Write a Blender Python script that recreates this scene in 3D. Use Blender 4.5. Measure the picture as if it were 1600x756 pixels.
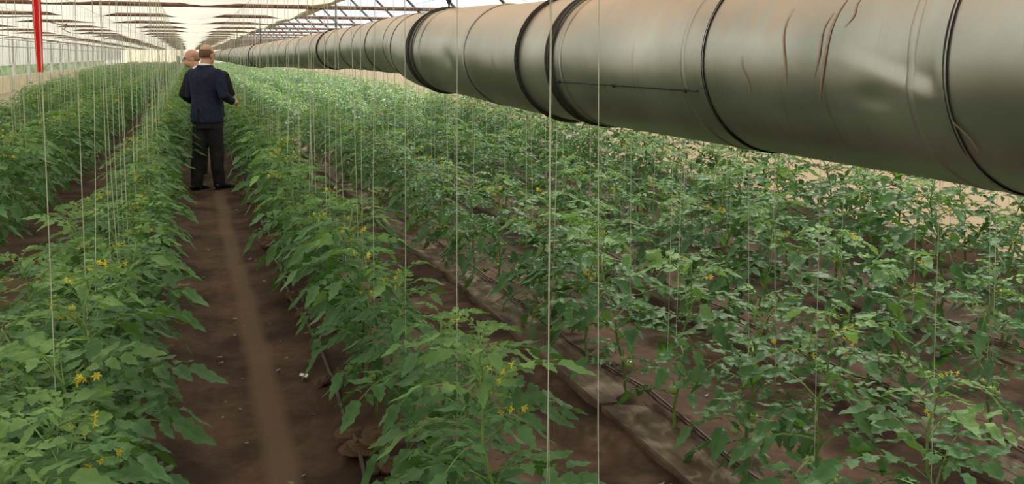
import bpy, math, random
import numpy as np
from mathutils import Vector, Matrix, noise
PI = math.pi
for o in list(bpy.data.objects): bpy.data.objects.remove(o)
C = bpy.context.scene.collection
H0 = 1.62                      # eye height
TH = math.radians(20.47)       # camera turned right of the row direction

# ------------------------------------------------------------------ camera
cam = bpy.data.cameras.new('camera'); co = bpy.data.objects.new('camera', cam); C.objects.link(co)
co.location = (0, 0, H0); co.rotation_euler = (math.radians(90 - 4.2), 0, -TH)
cam.sensor_fit = 'HORIZONTAL'; cam.sensor_width = 36; cam.lens = 36 * 1350 / 1600
cam.shift_y = -191 / 1600; cam.clip_start = 0.05; cam.clip_end = 2000
bpy.context.scene.camera = co
# ------------------------------------------------------------------ sky, sun, exposure
vs = bpy.context.scene.view_settings
vs.view_transform = 'Standard'; vs.look = 'None'; vs.gamma = 1; vs.exposure = 0.42
w = bpy.data.worlds.new('World'); bpy.context.scene.world = w; w.use_nodes = True
nt = w.node_tree; nt.nodes.clear()
def wn(t): return nt.nodes.new(t)
out = wn('ShaderNodeOutputWorld'); bg = wn('ShaderNodeBackground'); tc = wn('ShaderNodeTexCoord')
sp = wn('ShaderNodeSeparateXYZ'); rp = wn('ShaderNodeValToRGB'); nz = wn('ShaderNodeTexNoise'); mx = wn('ShaderNodeMix')
mx.data_type = 'RGBA'; r2 = wn('ShaderNodeValToRGB')
nt.links.new(tc.outputs['Generated'], sp.inputs[0]); nt.links.new(sp.outputs['Z'], rp.inputs[0])
rp.color_ramp.elements[0].position = 0.0; rp.color_ramp.elements[0].color = (0.86, 0.92, 1.0, 1)
rp.color_ramp.elements[1].position = 0.7; rp.color_ramp.elements[1].color = (0.62, 0.76, 1.0, 1)
nz.inputs['Scale'].default_value = 2.5; nz.inputs['Detail'].default_value = 6
nt.links.new(tc.outputs['Generated'], nz.inputs['Vector']); nt.links.new(nz.outputs[0], r2.inputs[0])
r2.color_ramp.elements[0].position = 0.4; r2.color_ramp.elements[1].position = 0.62
nt.links.new(r2.outputs[0], mx.inputs[0]); nt.links.new(rp.outputs[0], mx.inputs[6]); mx.inputs[7].default_value = (1, 0.99, 0.97, 1)
nt.links.new(mx.outputs[2], bg.inputs[0]); bg.inputs[1].default_value = 1.0
nt.links.new(bg.outputs[0], out.inputs[0])
sun = bpy.data.lights.new('sun', 'SUN'); so = bpy.data.objects.new('sun', sun); C.objects.link(so)
sun.energy = 6.5; sun.angle = math.radians(5); sun.color = (1.0, 0.93, 0.82)
so.rotation_euler = (math.radians(-34), math.radians(30), 0)   # high, from the far right

# ------------------------------------------------------------------ materials
def mat(name, col, rough=0.7, metal=0.0, spec=0.3, col2=None, scale=8, stretch=None, bump=0.0, bscale=40, detail=5, lo=.35, hi=.65, transl=0.0, tcol=None, transp=0.0, randobj=0.0):
    m = bpy.data.materials.new(name); m.use_nodes = True
    t = m.node_tree; b = t.nodes['Principled BSDF']; L = t.links.new
    b.inputs['Roughness'].default_value = rough; b.inputs['Metallic'].default_value = metal
    b.inputs['Specular IOR Level'].default_value = spec
    cs = None
    tcn = t.nodes.new('ShaderNodeTexCoord'); vec = tcn.outputs['Object']
    if stretch:
        mp = t.nodes.new('ShaderNodeMapping'); mp.inputs['Scale'].default_value = stretch
        L(vec, mp.inputs['Vector']); vec = mp.outputs[0]
    if col2:
        n = t.nodes.new('ShaderNodeTexNoise'); n.inputs['Scale'].default_value = scale; n.inputs['Detail'].default_value = detail
        L(vec, n.inputs['Vector'])
        r = t.nodes.new('ShaderNodeValToRGB'); L(n.outputs[0], r.inputs[0])
        r.color_ramp.elements[0].position = lo; r.color_ramp.elements[0].color = (*col, 1)
        r.color_ramp.elements[1].position = hi; r.color_ramp.elements[1].color = (*col2, 1)
        cs = r.outputs[0]
    if randobj and cs:
        oi = t.nodes.new('ShaderNodeObjectInfo'); hs = t.nodes.new('ShaderNodeHueSaturation')
        mr = t.nodes.new('ShaderNodeMapRange'); L(oi.outputs['Random'], mr.inputs[0])
        mr.inputs[3].default_value = 1 - randobj; mr.inputs[4].default_value = 1 + randobj
        L(mr.outputs[0], hs.inputs['Value']); L(cs, hs.inputs['Color']); cs = hs.outputs[0]
    if cs: L(cs, b.inputs['Base Color'])
    else: b.inputs['Base Color'].default_value = (*col, 1)
    if bump:
        n2 = t.nodes.new('ShaderNodeTexNoise'); n2.inputs['Scale'].default_value = bscale; n2.inputs['Detail'].default_value = 6
        L(vec, n2.inputs['Vector'])
        bp = t.nodes.new('ShaderNodeBump'); bp.inputs['Strength'].default_value = bump; bp.inputs['Distance'].default_value = 0.02
        L(n2.outputs[0], bp.inputs['Height']); L(bp.outputs[0], b.inputs['Normal'])
    last = b.outputs[0]; mo = t.nodes['Material Output']
    if transl:
        tr = t.nodes.new('ShaderNodeBsdfTranslucent'); ms = t.nodes.new('ShaderNodeMixShader'); ms.inputs[0].default_value = transl
        if tcol: tr.inputs[0].default_value = (*tcol, 1)
        elif cs: L(cs, tr.inputs[0])
        else: tr.inputs[0].default_value = (*col, 1)
        L(last, ms.inputs[1]); L(tr.outputs[0], ms.inputs[2]); last = ms.outputs[0]
    if transp:
        tp = t.nodes.new('ShaderNodeBsdfTransparent'); ms = t.nodes.new('ShaderNodeMixShader'); ms.inputs[0].default_value = transp
        L(last, ms.inputs[1]); L(tp.outputs[0], ms.inputs[2]); last = ms.outputs[0]
    if last is not b.outputs[0]: L(last, mo.inputs[0])
    return m
M = dict(
    leaf=mat('leaf', (0.054, 0.135, 0.048), 0.52, spec=0.3, col2=(0.108, 0.228, 0.082), scale=9, transl=0.25, tcol=(0.15, 0.32, 0.05), randobj=0.28, bump=.25, bscale=60),
    young=mat('young_leaf', (0.105, 0.220, 0.068), 0.55, spec=0.25, col2=(0.200, 0.345, 0.115), scale=9, transl=0.3, tcol=(0.26, 0.44, 0.09), randobj=0.25, bump=.2, bscale=60),
    stem=mat('stem', (0.13, 0.24, 0.06), 0.55, col2=(0.22, 0.33, 0.10), scale=14),
    flower=mat('flower', (0.80, 0.66, 0.07), 0.5, transl=0.25, tcol=(0.9, 0.8, 0.12)),
    fruit=mat('fruit', (0.26, 0.40, 0.10), 0.28, spec=0.5, col2=(0.40, 0.52, 0.18), scale=12),
    twine=mat('twine', (0.66, 0.68, 0.56), 0.7, col2=(0.50, 0.54, 0.42), scale=30),
    film=mat('film', (0.80, 0.77, 0.68), 0.6, col2=(0.88, 0.86, 0.79), scale=1.3, stretch=(3, .6, 1), transl=0.72, tcol=(0.46, 0.44, 0.37), transp=0.03),
    film_wall=mat('film_wall', (0.84, 0.81, 0.72), 0.6, transl=0.8, tcol=(0.90, 0.86, 0.76), transp=0.03),
    film_old=mat('film_old', (0.40, 0.44, 0.38), 0.6, col2=(0.52, 0.55, 0.48), scale=2, transl=0.75, tcol=(0.70, 0.72, 0.62), transp=0.30),
    roll=mat('roll', (0.62, 0.52, 0.37), 0.7, col2=(0.74, 0.66, 0.50), scale=5, transl=.2),
    rust=mat('rust', (0.15, 0.075, 0.055), 0.75, col2=(0.32, 0.17, 0.12), scale=10, bump=.2),
    rafter=mat('rafter', (0.06, 0.055, 0.05), 0.7, col2=(0.12, 0.09, 0.07), scale=6),
    galv=mat('galv', (0.42, 0.44, 0.43), 0.5, 0.5, col2=(0.55, 0.56, 0.54), scale=7),
    whitepaint=mat('whitepaint', (0.82, 0.82, 0.78), 0.6, col2=(0.7, 0.7, 0.64), scale=12),
    skirt=mat('skirt', (0.72, 0.62, 0.44), 0.8, col2=(0.84, 0.76, 0.58), scale=2.5, bump=.3, bscale=8),
    plaster=mat('plaster', (0.68, 0.58, 0.45), 0.85, col2=(0.80, 0.71, 0.58), scale=1.6, bump=.3, bscale=12, transl=.5, tcol=(0.85,0.76,0.62)),
    board=mat('board', (0.085, 0.058, 0.040), 0.85, col2=(0.20, 0.148, 0.108), scale=5, stretch=(3, .7, 1), bump=.4, bscale=30),
    clod=mat('clod', (0.10, 0.055, 0.034), 0.95, col2=(0.20, 0.12, 0.075), scale=14, bump=.5),
    hose=mat('hose', (0.05, 0.045, 0.04), 0.6, col2=(0.13, 0.10, 0.08), scale=12),
    deadleaf=mat('deadleaf', (0.22, 0.16, 0.10), 0.8, col2=(0.38, 0.31, 0.21), scale=18, transl=.2, randobj=.3),
    red=mat('red', (0.92, 0.06, 0.07), 0.5, col2=(0.82, 0.04, 0.05), scale=3, transl=.5, tcol=(1.0, 0.12, 0.12)),
    hedge=mat('hedge', (0.07, 0.12, 0.05), 0.8, col2=(0.15, 0.21, 0.10), scale=2.5),
    seam=mat('seam', (0.13, 0.11, 0.095), .6, .4),
    bandmetal=mat('bandmetal', (0.05, 0.047, 0.043), 0.55, 0.5),
    skin=mat('skin', (0.56, 0.30, 0.21), 0.5, col2=(0.62, 0.35, 0.25), scale=9),
    hair=mat('hair', (0.11, 0.06, 0.042), 0.8, col2=(0.20, 0.115, 0.08), scale=50),
    hair_thin=mat('hair_thin', (0.38, 0.21, 0.15), 0.8, col2=(0.46, 0.26, 0.19), scale=50),
    navy=mat('navy', (0.015, 0.020, 0.042), 0.85, spec=.15, col2=(0.024, 0.031, 0.062), scale=30, bump=.15, bscale=14),
    black=mat('black', (0.008, 0.008, 0.010), 0.8, col2=(0.014, 0.014, 0.017), scale=30),
    trouser=mat('trouser', (0.014, 0.012, 0.013), 0.75, col2=(0.022, 0.022, 0.026), scale=20, bump=.2, bscale=10),
    shirt=mat('shirt', (0.80, 0.80, 0.80), 0.7),
    shoe=mat('shoe', (0.008, 0.008, 0.010), 0.35, spec=.5),
    eye=mat('eye', (0.03, 0.02, 0.015), 0.3),
)
# galvanised duct with rusty dust lying on its upper side and streaks running down
def duct_mat():
    m = bpy.data.materials.new('duct_steel'); m.use_nodes = True; t = m.node_tree; L = t.links.new
    b = t.nodes['Principled BSDF']; N = t.nodes.new
    tcn = N('ShaderNodeTexCoord'); geo = N('ShaderNodeNewGeometry'); sx = N('ShaderNodeSeparateXYZ'); L(geo.outputs['Normal'], sx.inputs[0])
    n1 = N('ShaderNodeTexNoise'); n1.inputs['Scale'].default_value = 3.0; n1.inputs['Detail'].default_value = 8; L(tcn.outputs['Object'], n1.inputs['Vector'])
    r1 = N('ShaderNodeValToRGB'); L(n1.outputs[0], r1.inputs[0])
    r1.color_ramp.elements[0].position = .35; r1.color_ramp.elements[0].color = (0.34, 0.355, 0.335, 1)
    r1.color_ramp.elements[1].position = .68; r1.color_ramp.elements[1].color = (0.53, 0.545, 0.52, 1)
    mp = N('ShaderNodeMapping'); mp.inputs['Scale'].default_value = (1, 14, 1.0); L(tcn.outputs['Object'], mp.inputs['Vector'])
    n2 = N('ShaderNodeTexNoise'); n2.inputs['Scale'].default_value = 1.8; n2.inputs['Detail'].default_value = 8; L(mp.outputs[0], n2.inputs['Vector'])
    # dust factor: normal z + noise
    a = N('ShaderNodeMath'); a.operation = 'MULTIPLY_ADD'; L(n2.outputs[0], a.inputs[0]); a.inputs[1].default_value = 0.55; L(sx.outputs['Z'], a.inputs[2])
    mr = N('ShaderNodeMapRange'); L(a.outputs[0], mr.inputs[0]); mr.inputs[1].default_value = .50; mr.inputs[2].default_value = 1.12; mr.inputs[4].default_value = .9
    mx = N('ShaderNodeMix'); mx.data_type = 'RGBA'; L(mr.outputs[0], mx.inputs[0]); L(r1.outputs[0], mx.inputs[6]); mx.inputs[7].default_value = (0.56, 0.36, 0.23, 1)
    # thin streaks
    mp3 = N('ShaderNodeMapping'); mp3.inputs['Scale'].default_value = (2.2, 30, 2.2); mp3.inputs['Rotation'].default_value = (0.25, 0, 0); L(tcn.outputs['Object'], mp3.inputs['Vector'])
    n3 = N('ShaderNodeTexNoise'); n3.inputs['Scale'].default_value = 1.2; n3.inputs['Detail'].default_value = 3; L(mp3.outputs[0], n3.inputs['Vector'])
    r3 = N('ShaderNodeMapRange'); L(n3.outputs[0], r3.inputs[0]); r3.inputs[1].default_value = .66; r3.inputs[2].default_value = .74; r3.inputs[4].default_value = .55
    mx2 = N('ShaderNodeMix'); mx2.data_type = 'RGBA'; L(r3.outputs[0], mx2.inputs[0]); L(mx.outputs[2], mx2.inputs[6]); mx2.inputs[7].default_value = (0.38, 0.27, 0.18, 1)
    L(mx2.outputs[2], b.inputs['Base Color'])
    b.inputs['Metallic'].default_value = 0.85; b.inputs['Roughness'].default_value = 0.42
    rr = N('ShaderNodeMapRange'); L(n1.outputs[0], rr.inputs[0]); rr.inputs[3].default_value = .27; rr.inputs[4].default_value = .42; L(rr.outputs[0], b.inputs['Roughness'])
    bp = N('ShaderNodeBump'); bp.inputs['Strength'].default_value = .12; bp.inputs['Distance'].default_value = .03; L(n1.outputs[0], bp.inputs['Height']); L(bp.outputs[0], b.inputs['Normal'])
    return m
M['duct'] = duct_mat()
def scar_mat():
    return mat('rust_scar', (0.40, 0.24, 0.13), .6, .4, col2=(0.38, 0.32, 0.25), scale=15)
M['scar'] = scar_mat()
# soil: trodden dark path with a pale dry track, redder beds
def soil_mat():
    m = bpy.data.materials.new('soil'); m.use_nodes = True; t = m.node_tree; L = t.links.new; N = t.nodes.new
    b = t.nodes['Principled BSDF']; b.inputs['Roughness'].default_value = .93; b.inputs['Specular IOR Level'].default_value = .15
    tcn = N('ShaderNodeTexCoord'); sx = N('ShaderNodeSeparateXYZ'); L(tcn.outputs['Object'], sx.inputs[0])
    n1 = N('ShaderNodeTexNoise'); n1.inputs['Scale'].default_value = 2.4; n1.inputs['Detail'].default_value = 9; L(tcn.outputs['Object'], n1.inputs['Vector'])
    n2 = N('ShaderNodeTexNoise'); n2.inputs['Scale'].default_value = 22; n2.inputs['Detail'].default_value = 8; L(tcn.outputs['Object'], n2.inputs['Vector'])
    r1 = N('ShaderNodeValToRGB'); L(n1.outputs[0], r1.inputs[0])
    r1.color_ramp.elements[0].position = .36; r1.color_ramp.elements[0].color = (0.040, 0.025, 0.018, 1)
    r1.color_ramp.elements[1].position = .66; r1.color_ramp.elements[1].color = (0.115, 0.068, 0.046, 1)
    r2 = N('ShaderNodeMapRange'); L(n2.outputs[0], r2.inputs[0]); r2.inputs[3].default_value = .6; r2.inputs[4].default_value = 1.45
    mm = N('ShaderNodeMix'); mm.data_type = 'RGBA'; mm.blend_type = 'MULTIPLY'; mm.inputs[0].default_value = 1; L(r1.outputs[0], mm.inputs[6]); L(r2.outputs[0], mm.inputs[7])
    # dry track centred on x = .31 (wandering)
    nw = N('ShaderNodeTexNoise'); nw.inputs['Scale'].default_value = .9; L(tcn.outputs['Object'], nw.inputs['Vector'])
    wa = N('ShaderNodeMath'); wa.operation = 'MULTIPLY_ADD'; L(nw.outputs[0], wa.inputs[0]); wa.inputs[1].default_value = .12; L(sx.outputs['X'], wa.inputs[2])
    su = N('ShaderNodeMath'); su.operation = 'SUBTRACT'; L(wa.outputs[0], su.inputs[0]); su.inputs[1].default_value = .37
    ab = N('ShaderNodeMath'); ab.operation = 'ABSOLUTE'; L(su.outputs[0], ab.inputs[0])
    mr = N('ShaderNodeMapRange'); L(ab.outputs[0], mr.inputs[0]); mr.inputs[1].default_value = .035; mr.inputs[2].default_value = .085; mr.inputs[3].default_value = .8; mr.inputs[4].default_value = 0
    mx = N('ShaderNodeMix'); mx.data_type = 'RGBA'; L(mr.outputs[0], mx.inputs[0]); L(mm.outputs[2], mx.inputs[6]); mx.inputs[7].default_value = (0.150, 0.098, 0.064, 1)
    # pale sandy ground in the uncropped strip by the left wall
    sl = N('ShaderNodeMapRange'); L(sx.outputs['X'], sl.inputs[0]); sl.inputs[1].default_value = -3.0; sl.inputs[2].default_value = -3.8; sl.inputs[3].default_value = 0; sl.inputs[4].default_value = .9
    my = N('ShaderNodeMix'); my.data_type = 'RGBA'; L(sl.outputs[0], my.inputs[0]); L(mx.outputs[2], my.inputs[6]); my.inputs[7].default_value = (0.44, 0.38, 0.29, 1)
    L(my.outputs[2], b.inputs['Base Color'])
    bp = N('ShaderNodeBump'); bp.inputs['Strength'].default_value = .6; bp.inputs['Distance'].default_value = .012; L(n2.outputs[0], bp.inputs['Height']); L(bp.outputs[0], b.inputs['Normal'])
    return m
M['soil'] = soil_mat()

# ------------------------------------------------------------------ mesh helpers
def me(name, V, F, mats, mi=None, smooth=False):
    m = bpy.data.meshes.new(name); m.from_pydata([tuple(v) for v in V], [], [tuple(f) for f in F])
    for k in (mats if isinstance(mats, (list, tuple)) else [mats]): m.materials.append(k)
    if mi is not None: m.polygons.foreach_set('material_index', mi)
    if smooth: m.polygons.foreach_set('use_smooth', [True] * len(m.polygons))
    m.update(); return m
def big(name, V, T, mats, mi):
    m = bpy.data.meshes.new(name); V = np.asarray(V, np.float32); T = np.asarray(T, np.int32)
    m.vertices.add(len(V)); m.vertices.foreach_set('co', V.ravel())
    m.loops.add(len(T) * 3); m.loops.foreach_set('vertex_index', T.ravel())
    m.polygons.add(len(T)); m.polygons.foreach_set('loop_start', np.arange(0, len(T) * 3, 3, dtype=np.int32))
    m.polygons.foreach_set('loop_total', np.full(len(T), 3, np.int32)) if False else None
    for k in mats: m.materials.append(k)
    m.polygons.foreach_set('material_index', np.asarray(mi, np.int32))
    m.update(); m.validate(); return m
def ob(name, mesh, parent=None, loc=None, rot=None, sc=None):
    o = bpy.data.objects.new(name, mesh); C.objects.link(o)
    if parent: o.parent = parent
    if loc is not None: o.location = loc
    if rot is not None: o.rotation_euler = rot
    if sc is not None: o.scale = (sc,) * 3 if isinstance(sc, (int, float)) else sc
    return o
def thing(name, label, cat, loc=(0, 0, 0), rz=0, group=None):
    o = ob(name, None, None, loc, (0, 0, rz)); o.empty_display_size = .05
    return tag(o, label, cat, group)
def tag(o, label=None, cat=None, group=None, kind=None):
    if label: o['label'] = label
    if cat: o['category'] = cat
    if group: o['group'] = group
    if kind: o['kind'] = kind
    return o
def box(V, F, x0, x1, y0, y1, z0, z1):
    n = len(V)
    V += [(x0, y0, z0), (x1, y0, z0), (x1, y1, z0), (x0, y1, z0), (x0, y0, z1), (x1, y0, z1), (x1, y1, z1), (x0, y1, z1)]
    F += [(n, n+3, n+2, n+1), (n+4, n+5, n+6, n+7), (n, n+1, n+5, n+4), (n+1, n+2, n+6, n+5), (n+2, n+3, n+7, n+6), (n+3, n, n+4, n+7)]
def tube(V, F, pts, rad, k=6, cap=True):
    """tube through pts; rad scalar, list, or list of (rx, ry)"""
    P = [Vector(p) for p in pts]; n0 = len(V); n = len(P); ref = None
    for i, p in enumerate(P):
        d = (P[min(i+1, n-1)] - P[max(i-1, 0)]).normalized()
        if ref is None:
            ref = Vector((1, 0, 0)) if abs(d.x) < .8 else Vector((0, 1, 0))
        u = (ref - d * ref.dot(d)).normalized(); v = d.cross(u); ref = u
        r = rad[i] if isinstance(rad, (list, tuple)) else rad
        rx, ry = r if isinstance(r, (list, tuple)) else (r, r)
        for j in range(k):
            a = 2 * PI * j / k; q = p + u * (rx * math.cos(a)) + v * (ry * math.sin(a)); V.append(tuple(q))
    for i in range(n - 1):
        for j in range(k):
            a, b2 = n0 + i*k + j, n0 + i*k + (j+1) % k
            F.append((a, b2, b2 + k, a + k))
    if cap:
        F.append(tuple(n0 + j for j in range(k))[::-1]); F.append(tuple(n0 + (n-1)*k + j for j in range(k)))
def bar(name, p, q, r, m, parent=None, k=6):
    V, F = [], []; tube(V, F, [p, q], r, k); return ob(name, me(name, V, F, m), parent)
def P3(x, y, z=None, a=None):   # pixel of the photo + known height above ground -> ground plan point
    pass
ORD = ['nearest', 'second', 'third', 'fourth', 'fifth', 'sixth', 'seventh', 'eighth', 'ninth', 'tenth', 'eleventh', 'twelfth', 'thirteenth', 'fourteenth', 'fifteenth', 'sixteenth', 'seventeenth', 'eighteenth', 'nineteenth', 'twentieth']
for t_, c_ in (('twenty', 'thirtieth'), ('thirty', 'fortieth'), ('forty', 'fiftieth'), ('fifty', 'sixtieth'), ('sixty', 'seventieth'), ('seventy', 'eightieth'), ('eighty', 'ninetieth'), ('ninety', 'hundredth')):
    ORD += [t_ + '-' + u_ for u_ in ('first', 'second', 'third', 'fourth', 'fifth', 'sixth', 'seventh', 'eighth', 'ninth')] + [c_]

# ------------------------------------------------------------------ ground
SP = 1.12; ROWX = [-.35 + SP * k for k in range(-2, 6)]       # -2.59 -1.47 -.35 .77 1.89 3.01 4.13 5.25
def gz(x, y):
    d = min(abs(x - r) for r in ROWX)
    z = .035 * math.exp(-(d / .22) ** 2)
    if .0 < x < .57: z -= .02
    n = noise.fractal(Vector((x * 2.2, y * 2.2, 0)), 1.0, 2.0, 4) * .030
    if .55 < x < .85: n *= 2.0; z += .01
    if -3.2 < x < 5.9: z += n
    if .03 < x < .53: z -= n * .6
    return z
xs = list(np.concatenate([np.linspace(-7.75, -2.9, 14)[:-1], np.arange(-2.9, 6.25, .055), [6.35]]))
ys = [-7.0, -5, -3, -1]; y = .2
while y < 120: ys.append(y); y += .05 * (1 + max(0, y - 3) / 5)
ys.append(121)
V = [(x, y, gz(x, y) if y > 0 else 0) for y in ys for x in xs]; nx = len(xs)
F = [(j*nx+i, j*nx+i+1, (j+1)*nx+i+1, (j+1)*nx+i) for j in range(len(ys)-1) for i in range(nx-1)]
tag(ob('floor', me('floor', V, F, M['soil'], smooth=True)), 'bare brown greenhouse soil with a trodden path', kind='structure')
mo = mat('yard', (0.36, 0.31, 0.23), .95, col2=(0.46, 0.41, 0.31), scale=.6)
tag(ob('outside_ground', me('outside_ground', [(-120, -60, -.06), (120, -60, -.06), (120, 300, -.06), (-120, 300, -.06)], [(0, 1, 2, 3)], mo)), 'dry pale ground outside the greenhouse', kind='structure')

# ------------------------------------------------------------------ envelope
XL, XR, HC = -7.6, 6.2, H0 + .85; YE, YB = 118.0, -6.0
V, F = [], []; box(V, F, XL - .12, XL, YB, YE, -.1, .74)
tag(ob('wall_left', me('wall_left', V, F, M['skirt'])), kind='structure')
V, F = [], []; box(V, F, XR, XR + .008, YB, YE, -.1, 1.92)
tag(ob('wall_right', me('wall_right', V, F, M['plaster'])), kind='structure')
# left film panels above the opening, one per bay
BAY = 4.04; posts = []
yb0 = 41.2 - 12 * 3.9
post_y = [41.2 + 3.9 * k for k in range(-11, 20)]
def panel(V, F, x, y0, y1, z0, z1, n=10):
    b = len(V)
    for i in range(n + 1):
        y = y0 + (y1 - y0) * i / n; dx = .03 * math.sin(i * 1.9 + y)
        V += [(x + dx, y, z0), (x + .02, y, z1)]
    for i in range(n): F.append((b+2*i, b+2*i+2, b+2*i+3, b+2*i+1))
wl = tag(ob('window_1', None), 'cream plastic film band along the left side wall above the open strip', kind='structure')
for y0, y1 in zip(post_y[:-1], post_y[1:]):
    V, F = [], []; panel(V, F, XL - .1, y0, y1, H0 - .42, HC); ob('film_panel', me('film_panel', V, F, M['film_wall']), wl)
V, F = [], []
for y0 in (-6, ): panel(V, F, XL - .1, -6, post_y[0], H0 - .33, HC, 4)
# unseen dark wall added behind camera to shade foreground; far gable with doorway
V, F = [], []
box(V, F, XL, XR, YB - .05, YB, 0, 4.6)
tag(ob('wall_back_shade', me('wall_back_shade', V, F, M['board'])), kind='structure')
V, F = [], []
for a, b2, z0, z1 in ((XL, -1.45, 0, 2.6), (.05, XR, 0, 2.6), (-1.45, .05, H0 + .05, 2.6), (XL, XR, 2.6, 4.6)): box(V, F, a, b2, YE, YE + .06, z0, z1)
tag(ob('wall_front', me('wall_front', V, F, M['film_wall'])), kind='structure')
# ceiling film: scalloped across, hangs over and under the tubes
XE = 2.05
V, F = [], []; cx = np.arange(XL, XE + .01, .15); cy = [YB]; y = YB
while y < YE: y += .5 if y < 40 else 1.3; cy.append(min(y, YE))
Y1 = 15.4
for y in cy:
    for x in cx:
        d = ((y - Y1) / BAY) % 1.0; sag = .035 * math.sin(PI * d)
        ph = .25 * math.sin(y * .37) + .15 * math.sin(y * 1.1)
        V.append((x, y, HC + .012 - sag + .062 * math.cos(2 * PI * (x + .82 + ph * .35) / 2.1) * (1 - .25 * math.sin(y * .9)) + .05 * math.exp(-((y - Y1) / .8) ** 2) + .008 * math.sin(x * 9 + y * 2)))
nx = len(cx); F = [(j*nx+i, j*nx+i+1, (j+1)*nx+i+1, (j+1)*nx+i) for j in range(len(cy)-1) for i in range(nx-1)]
tag(ob('ceiling', me('ceiling', V, F, M['film'], smooth=True)), 'cream film ceiling scalloped over rusty cross tubes', kind='structure')
# rolled edge of the ceiling film
V, F = [], []; pts, rr = [], []; y = YB
while y < YE:
    s = 1 + .25 * math.sin(y * 1.3) + .2 * math.sin(y * 3.7)
    pts.append((XE + .10 + .05 * math.sin(y * .8), y, HC + .02 - .03 * math.sin(PI * (((y - Y1) / BAY) % 1)))); rr.append((.12 * s, .035)); y += .5
tube(V, F, pts, rr, 8)
tag(ob('rolled_film', me('rolled_film', V, F, M['roll'], smooth=True)), 'long cream roll of gathered film along the right edge of the ceiling', 'film roll')

# cross tubes
yk = Y1 - 5 * BAY; k = 0
by = []
while yk < YE - 1: by.append(yk); yk += BAY
j = 0
for y in by:
    o = bar('cross_tube', (XL, y, HC), (XR, y, HC), .036, M['rust'], k=8)
    vis = y > 12
    if not vis: lab = 'rusty cross tube overhead before the standing men, %s from the camera end' % ORD[by.index(y)]
    else:
        lab = ('rusty brown roof cross tube, %s of those in view' % ORD[j])
        j += 1
    tag(o, lab, 'roof tube', 'rusty roof cross tubes')
# rafters of the open right hand roof slope, with ridge and eave rails
RS = 1.0; XRG = 3.6; zE = H0 + .30
for k in range(-2, 38):
    y = 3.4 + 2.95 * k
    r = thing('rafter', '', 'rafter', (XRG, y, zE + (XR - XRG) * RS), 0, 'sloping dark rafters of the open roof side')
    V, F = [], []; tube(V, F, [(0, 0, 0), (XR - XRG + .05, 0, -(XR - XRG) * RS - .05)], .032, 4); ob('slope_bar', me('slope_bar', V, F, M['rafter']), r)
    V, F = [], []
    if k % 4 == 0: tube(V, F, [(0, 0, 0), (XE + .1 - XRG, 0, -(zE + (XR-XRG)*RS - HC) + .03)], .028, 4)
    if V: ob('back_bar', me('back_bar', V, F, M['rafter']), r)
    r['label'] = 'dark sloping rafter above the grey duct, %s from the camera end' % ORD[k + 2]
for nm, x, z, lb in (('ridge_rail', XRG, zE + (XR - XRG) * RS, 'dark ridge rail along the top of the open roof side'), ('eave_rail', XR + .05, zE + .02, 'dark eave rail on top of the right wall')):
    tag(bar(nm, (x, YB, z), (x, YE, z), .035, M['rafter'], k=6), lb, 'rail')
# old film still fixed over the near part of the slope
V, F = [], []; n = 26; yy = np.linspace(YB, 17.2, 40)
for y in yy:
    for i in range(n + 1):
        t = i / n; x = XRG - .0 + (XR + .1 - XRG) * t; z = zE + (XR - x) * RS + .06 + .02 * math.sin(y * 3 + x * 4)
        e = (.35 * math.sin(t * 9) + .3 * math.sin(t * 21)) if y == yy[-1] else 0
        V.append((x, y + e, z))
F = [(j*(n+1)+i, j*(n+1)+i+1, (j+1)*(n+1)+i+1, (j+1)*(n+1)+i) for j in range(len(yy)-1) for i in range(n)]
tag(ob('roof_film', me('roof_film', V, F, M['film_old'], smooth=True)), 'greyish old film with a torn edge on the roof slope above the duct', 'film')
V, F = [], []
for y0, y1 in ((YB, 17),):
    n = 12; b = 0
    for y in np.linspace(y0, y1, 30):
        for i in range(n + 1):
            t = i / n; V.append((XE + .1 + (XRG - XE - .1) * t, y, HC + .05 + (zE + (XR-XRG)*RS - HC) * t + .02 * math.sin(y * 2.3)))
    F = [(j*(n+1)+i, j*(n+1)+i+1, (j+1)*(n+1)+i+1, (j+1)*(n+1)+i) for j in range(29) for i in range(n)]
tag(ob('ridge_film', me('ridge_film', V, F, M['film_old'], smooth=True)), 'old grey film on the steep inner roof slope over the near rows', 'film')

# left wall frames: white-footed posts, rails, slanting braces
lw = 0
for i, y in enumerate(post_y):
    p = thing('wall_post', '', 'post', (XL + .08, y, 0), 0, 'posts of the left side wall')
    V, F = [], []; tube(V, F, [(0, 0, 0), (0, 0, HC - .04)], .045, 6); ob('upright', me('upright', V, F, M['galv']), p)
    V, F = [], []; box(V, F, -.06, .06, -.06, .06, 0, H0 - .30); ob('painted_foot', me('painted_foot', V, F, M['whitepaint']), p)
    V, F = [], []; tube(V, F, [(.02, .9, HC - .1), (.02, .35, H0 - .5), (.02, .3, .2)], .02, 4); ob('brace', me('brace', V, F, M['galv']), p)
    if y > 39:
        p['label'] = ('grey wall post with white foot, %s from the left picture edge' % ('first' if lw == 0 else ORD[lw]))
        lw += 1
    else: p['label'] = 'grey wall post with white foot, outside the picture at left, %s back' % ORD[i]
for z, lb in ((H0 + .76, 'upper thin grey rail along the left side wall'), (H0 + .43, 'lower thin grey rail along the left side wall')):
    tag(bar('wall_rail', (XL + .12, YB, z), (XL + .12, YE, z), .028, M['galv']), lb, 'rail')
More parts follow.
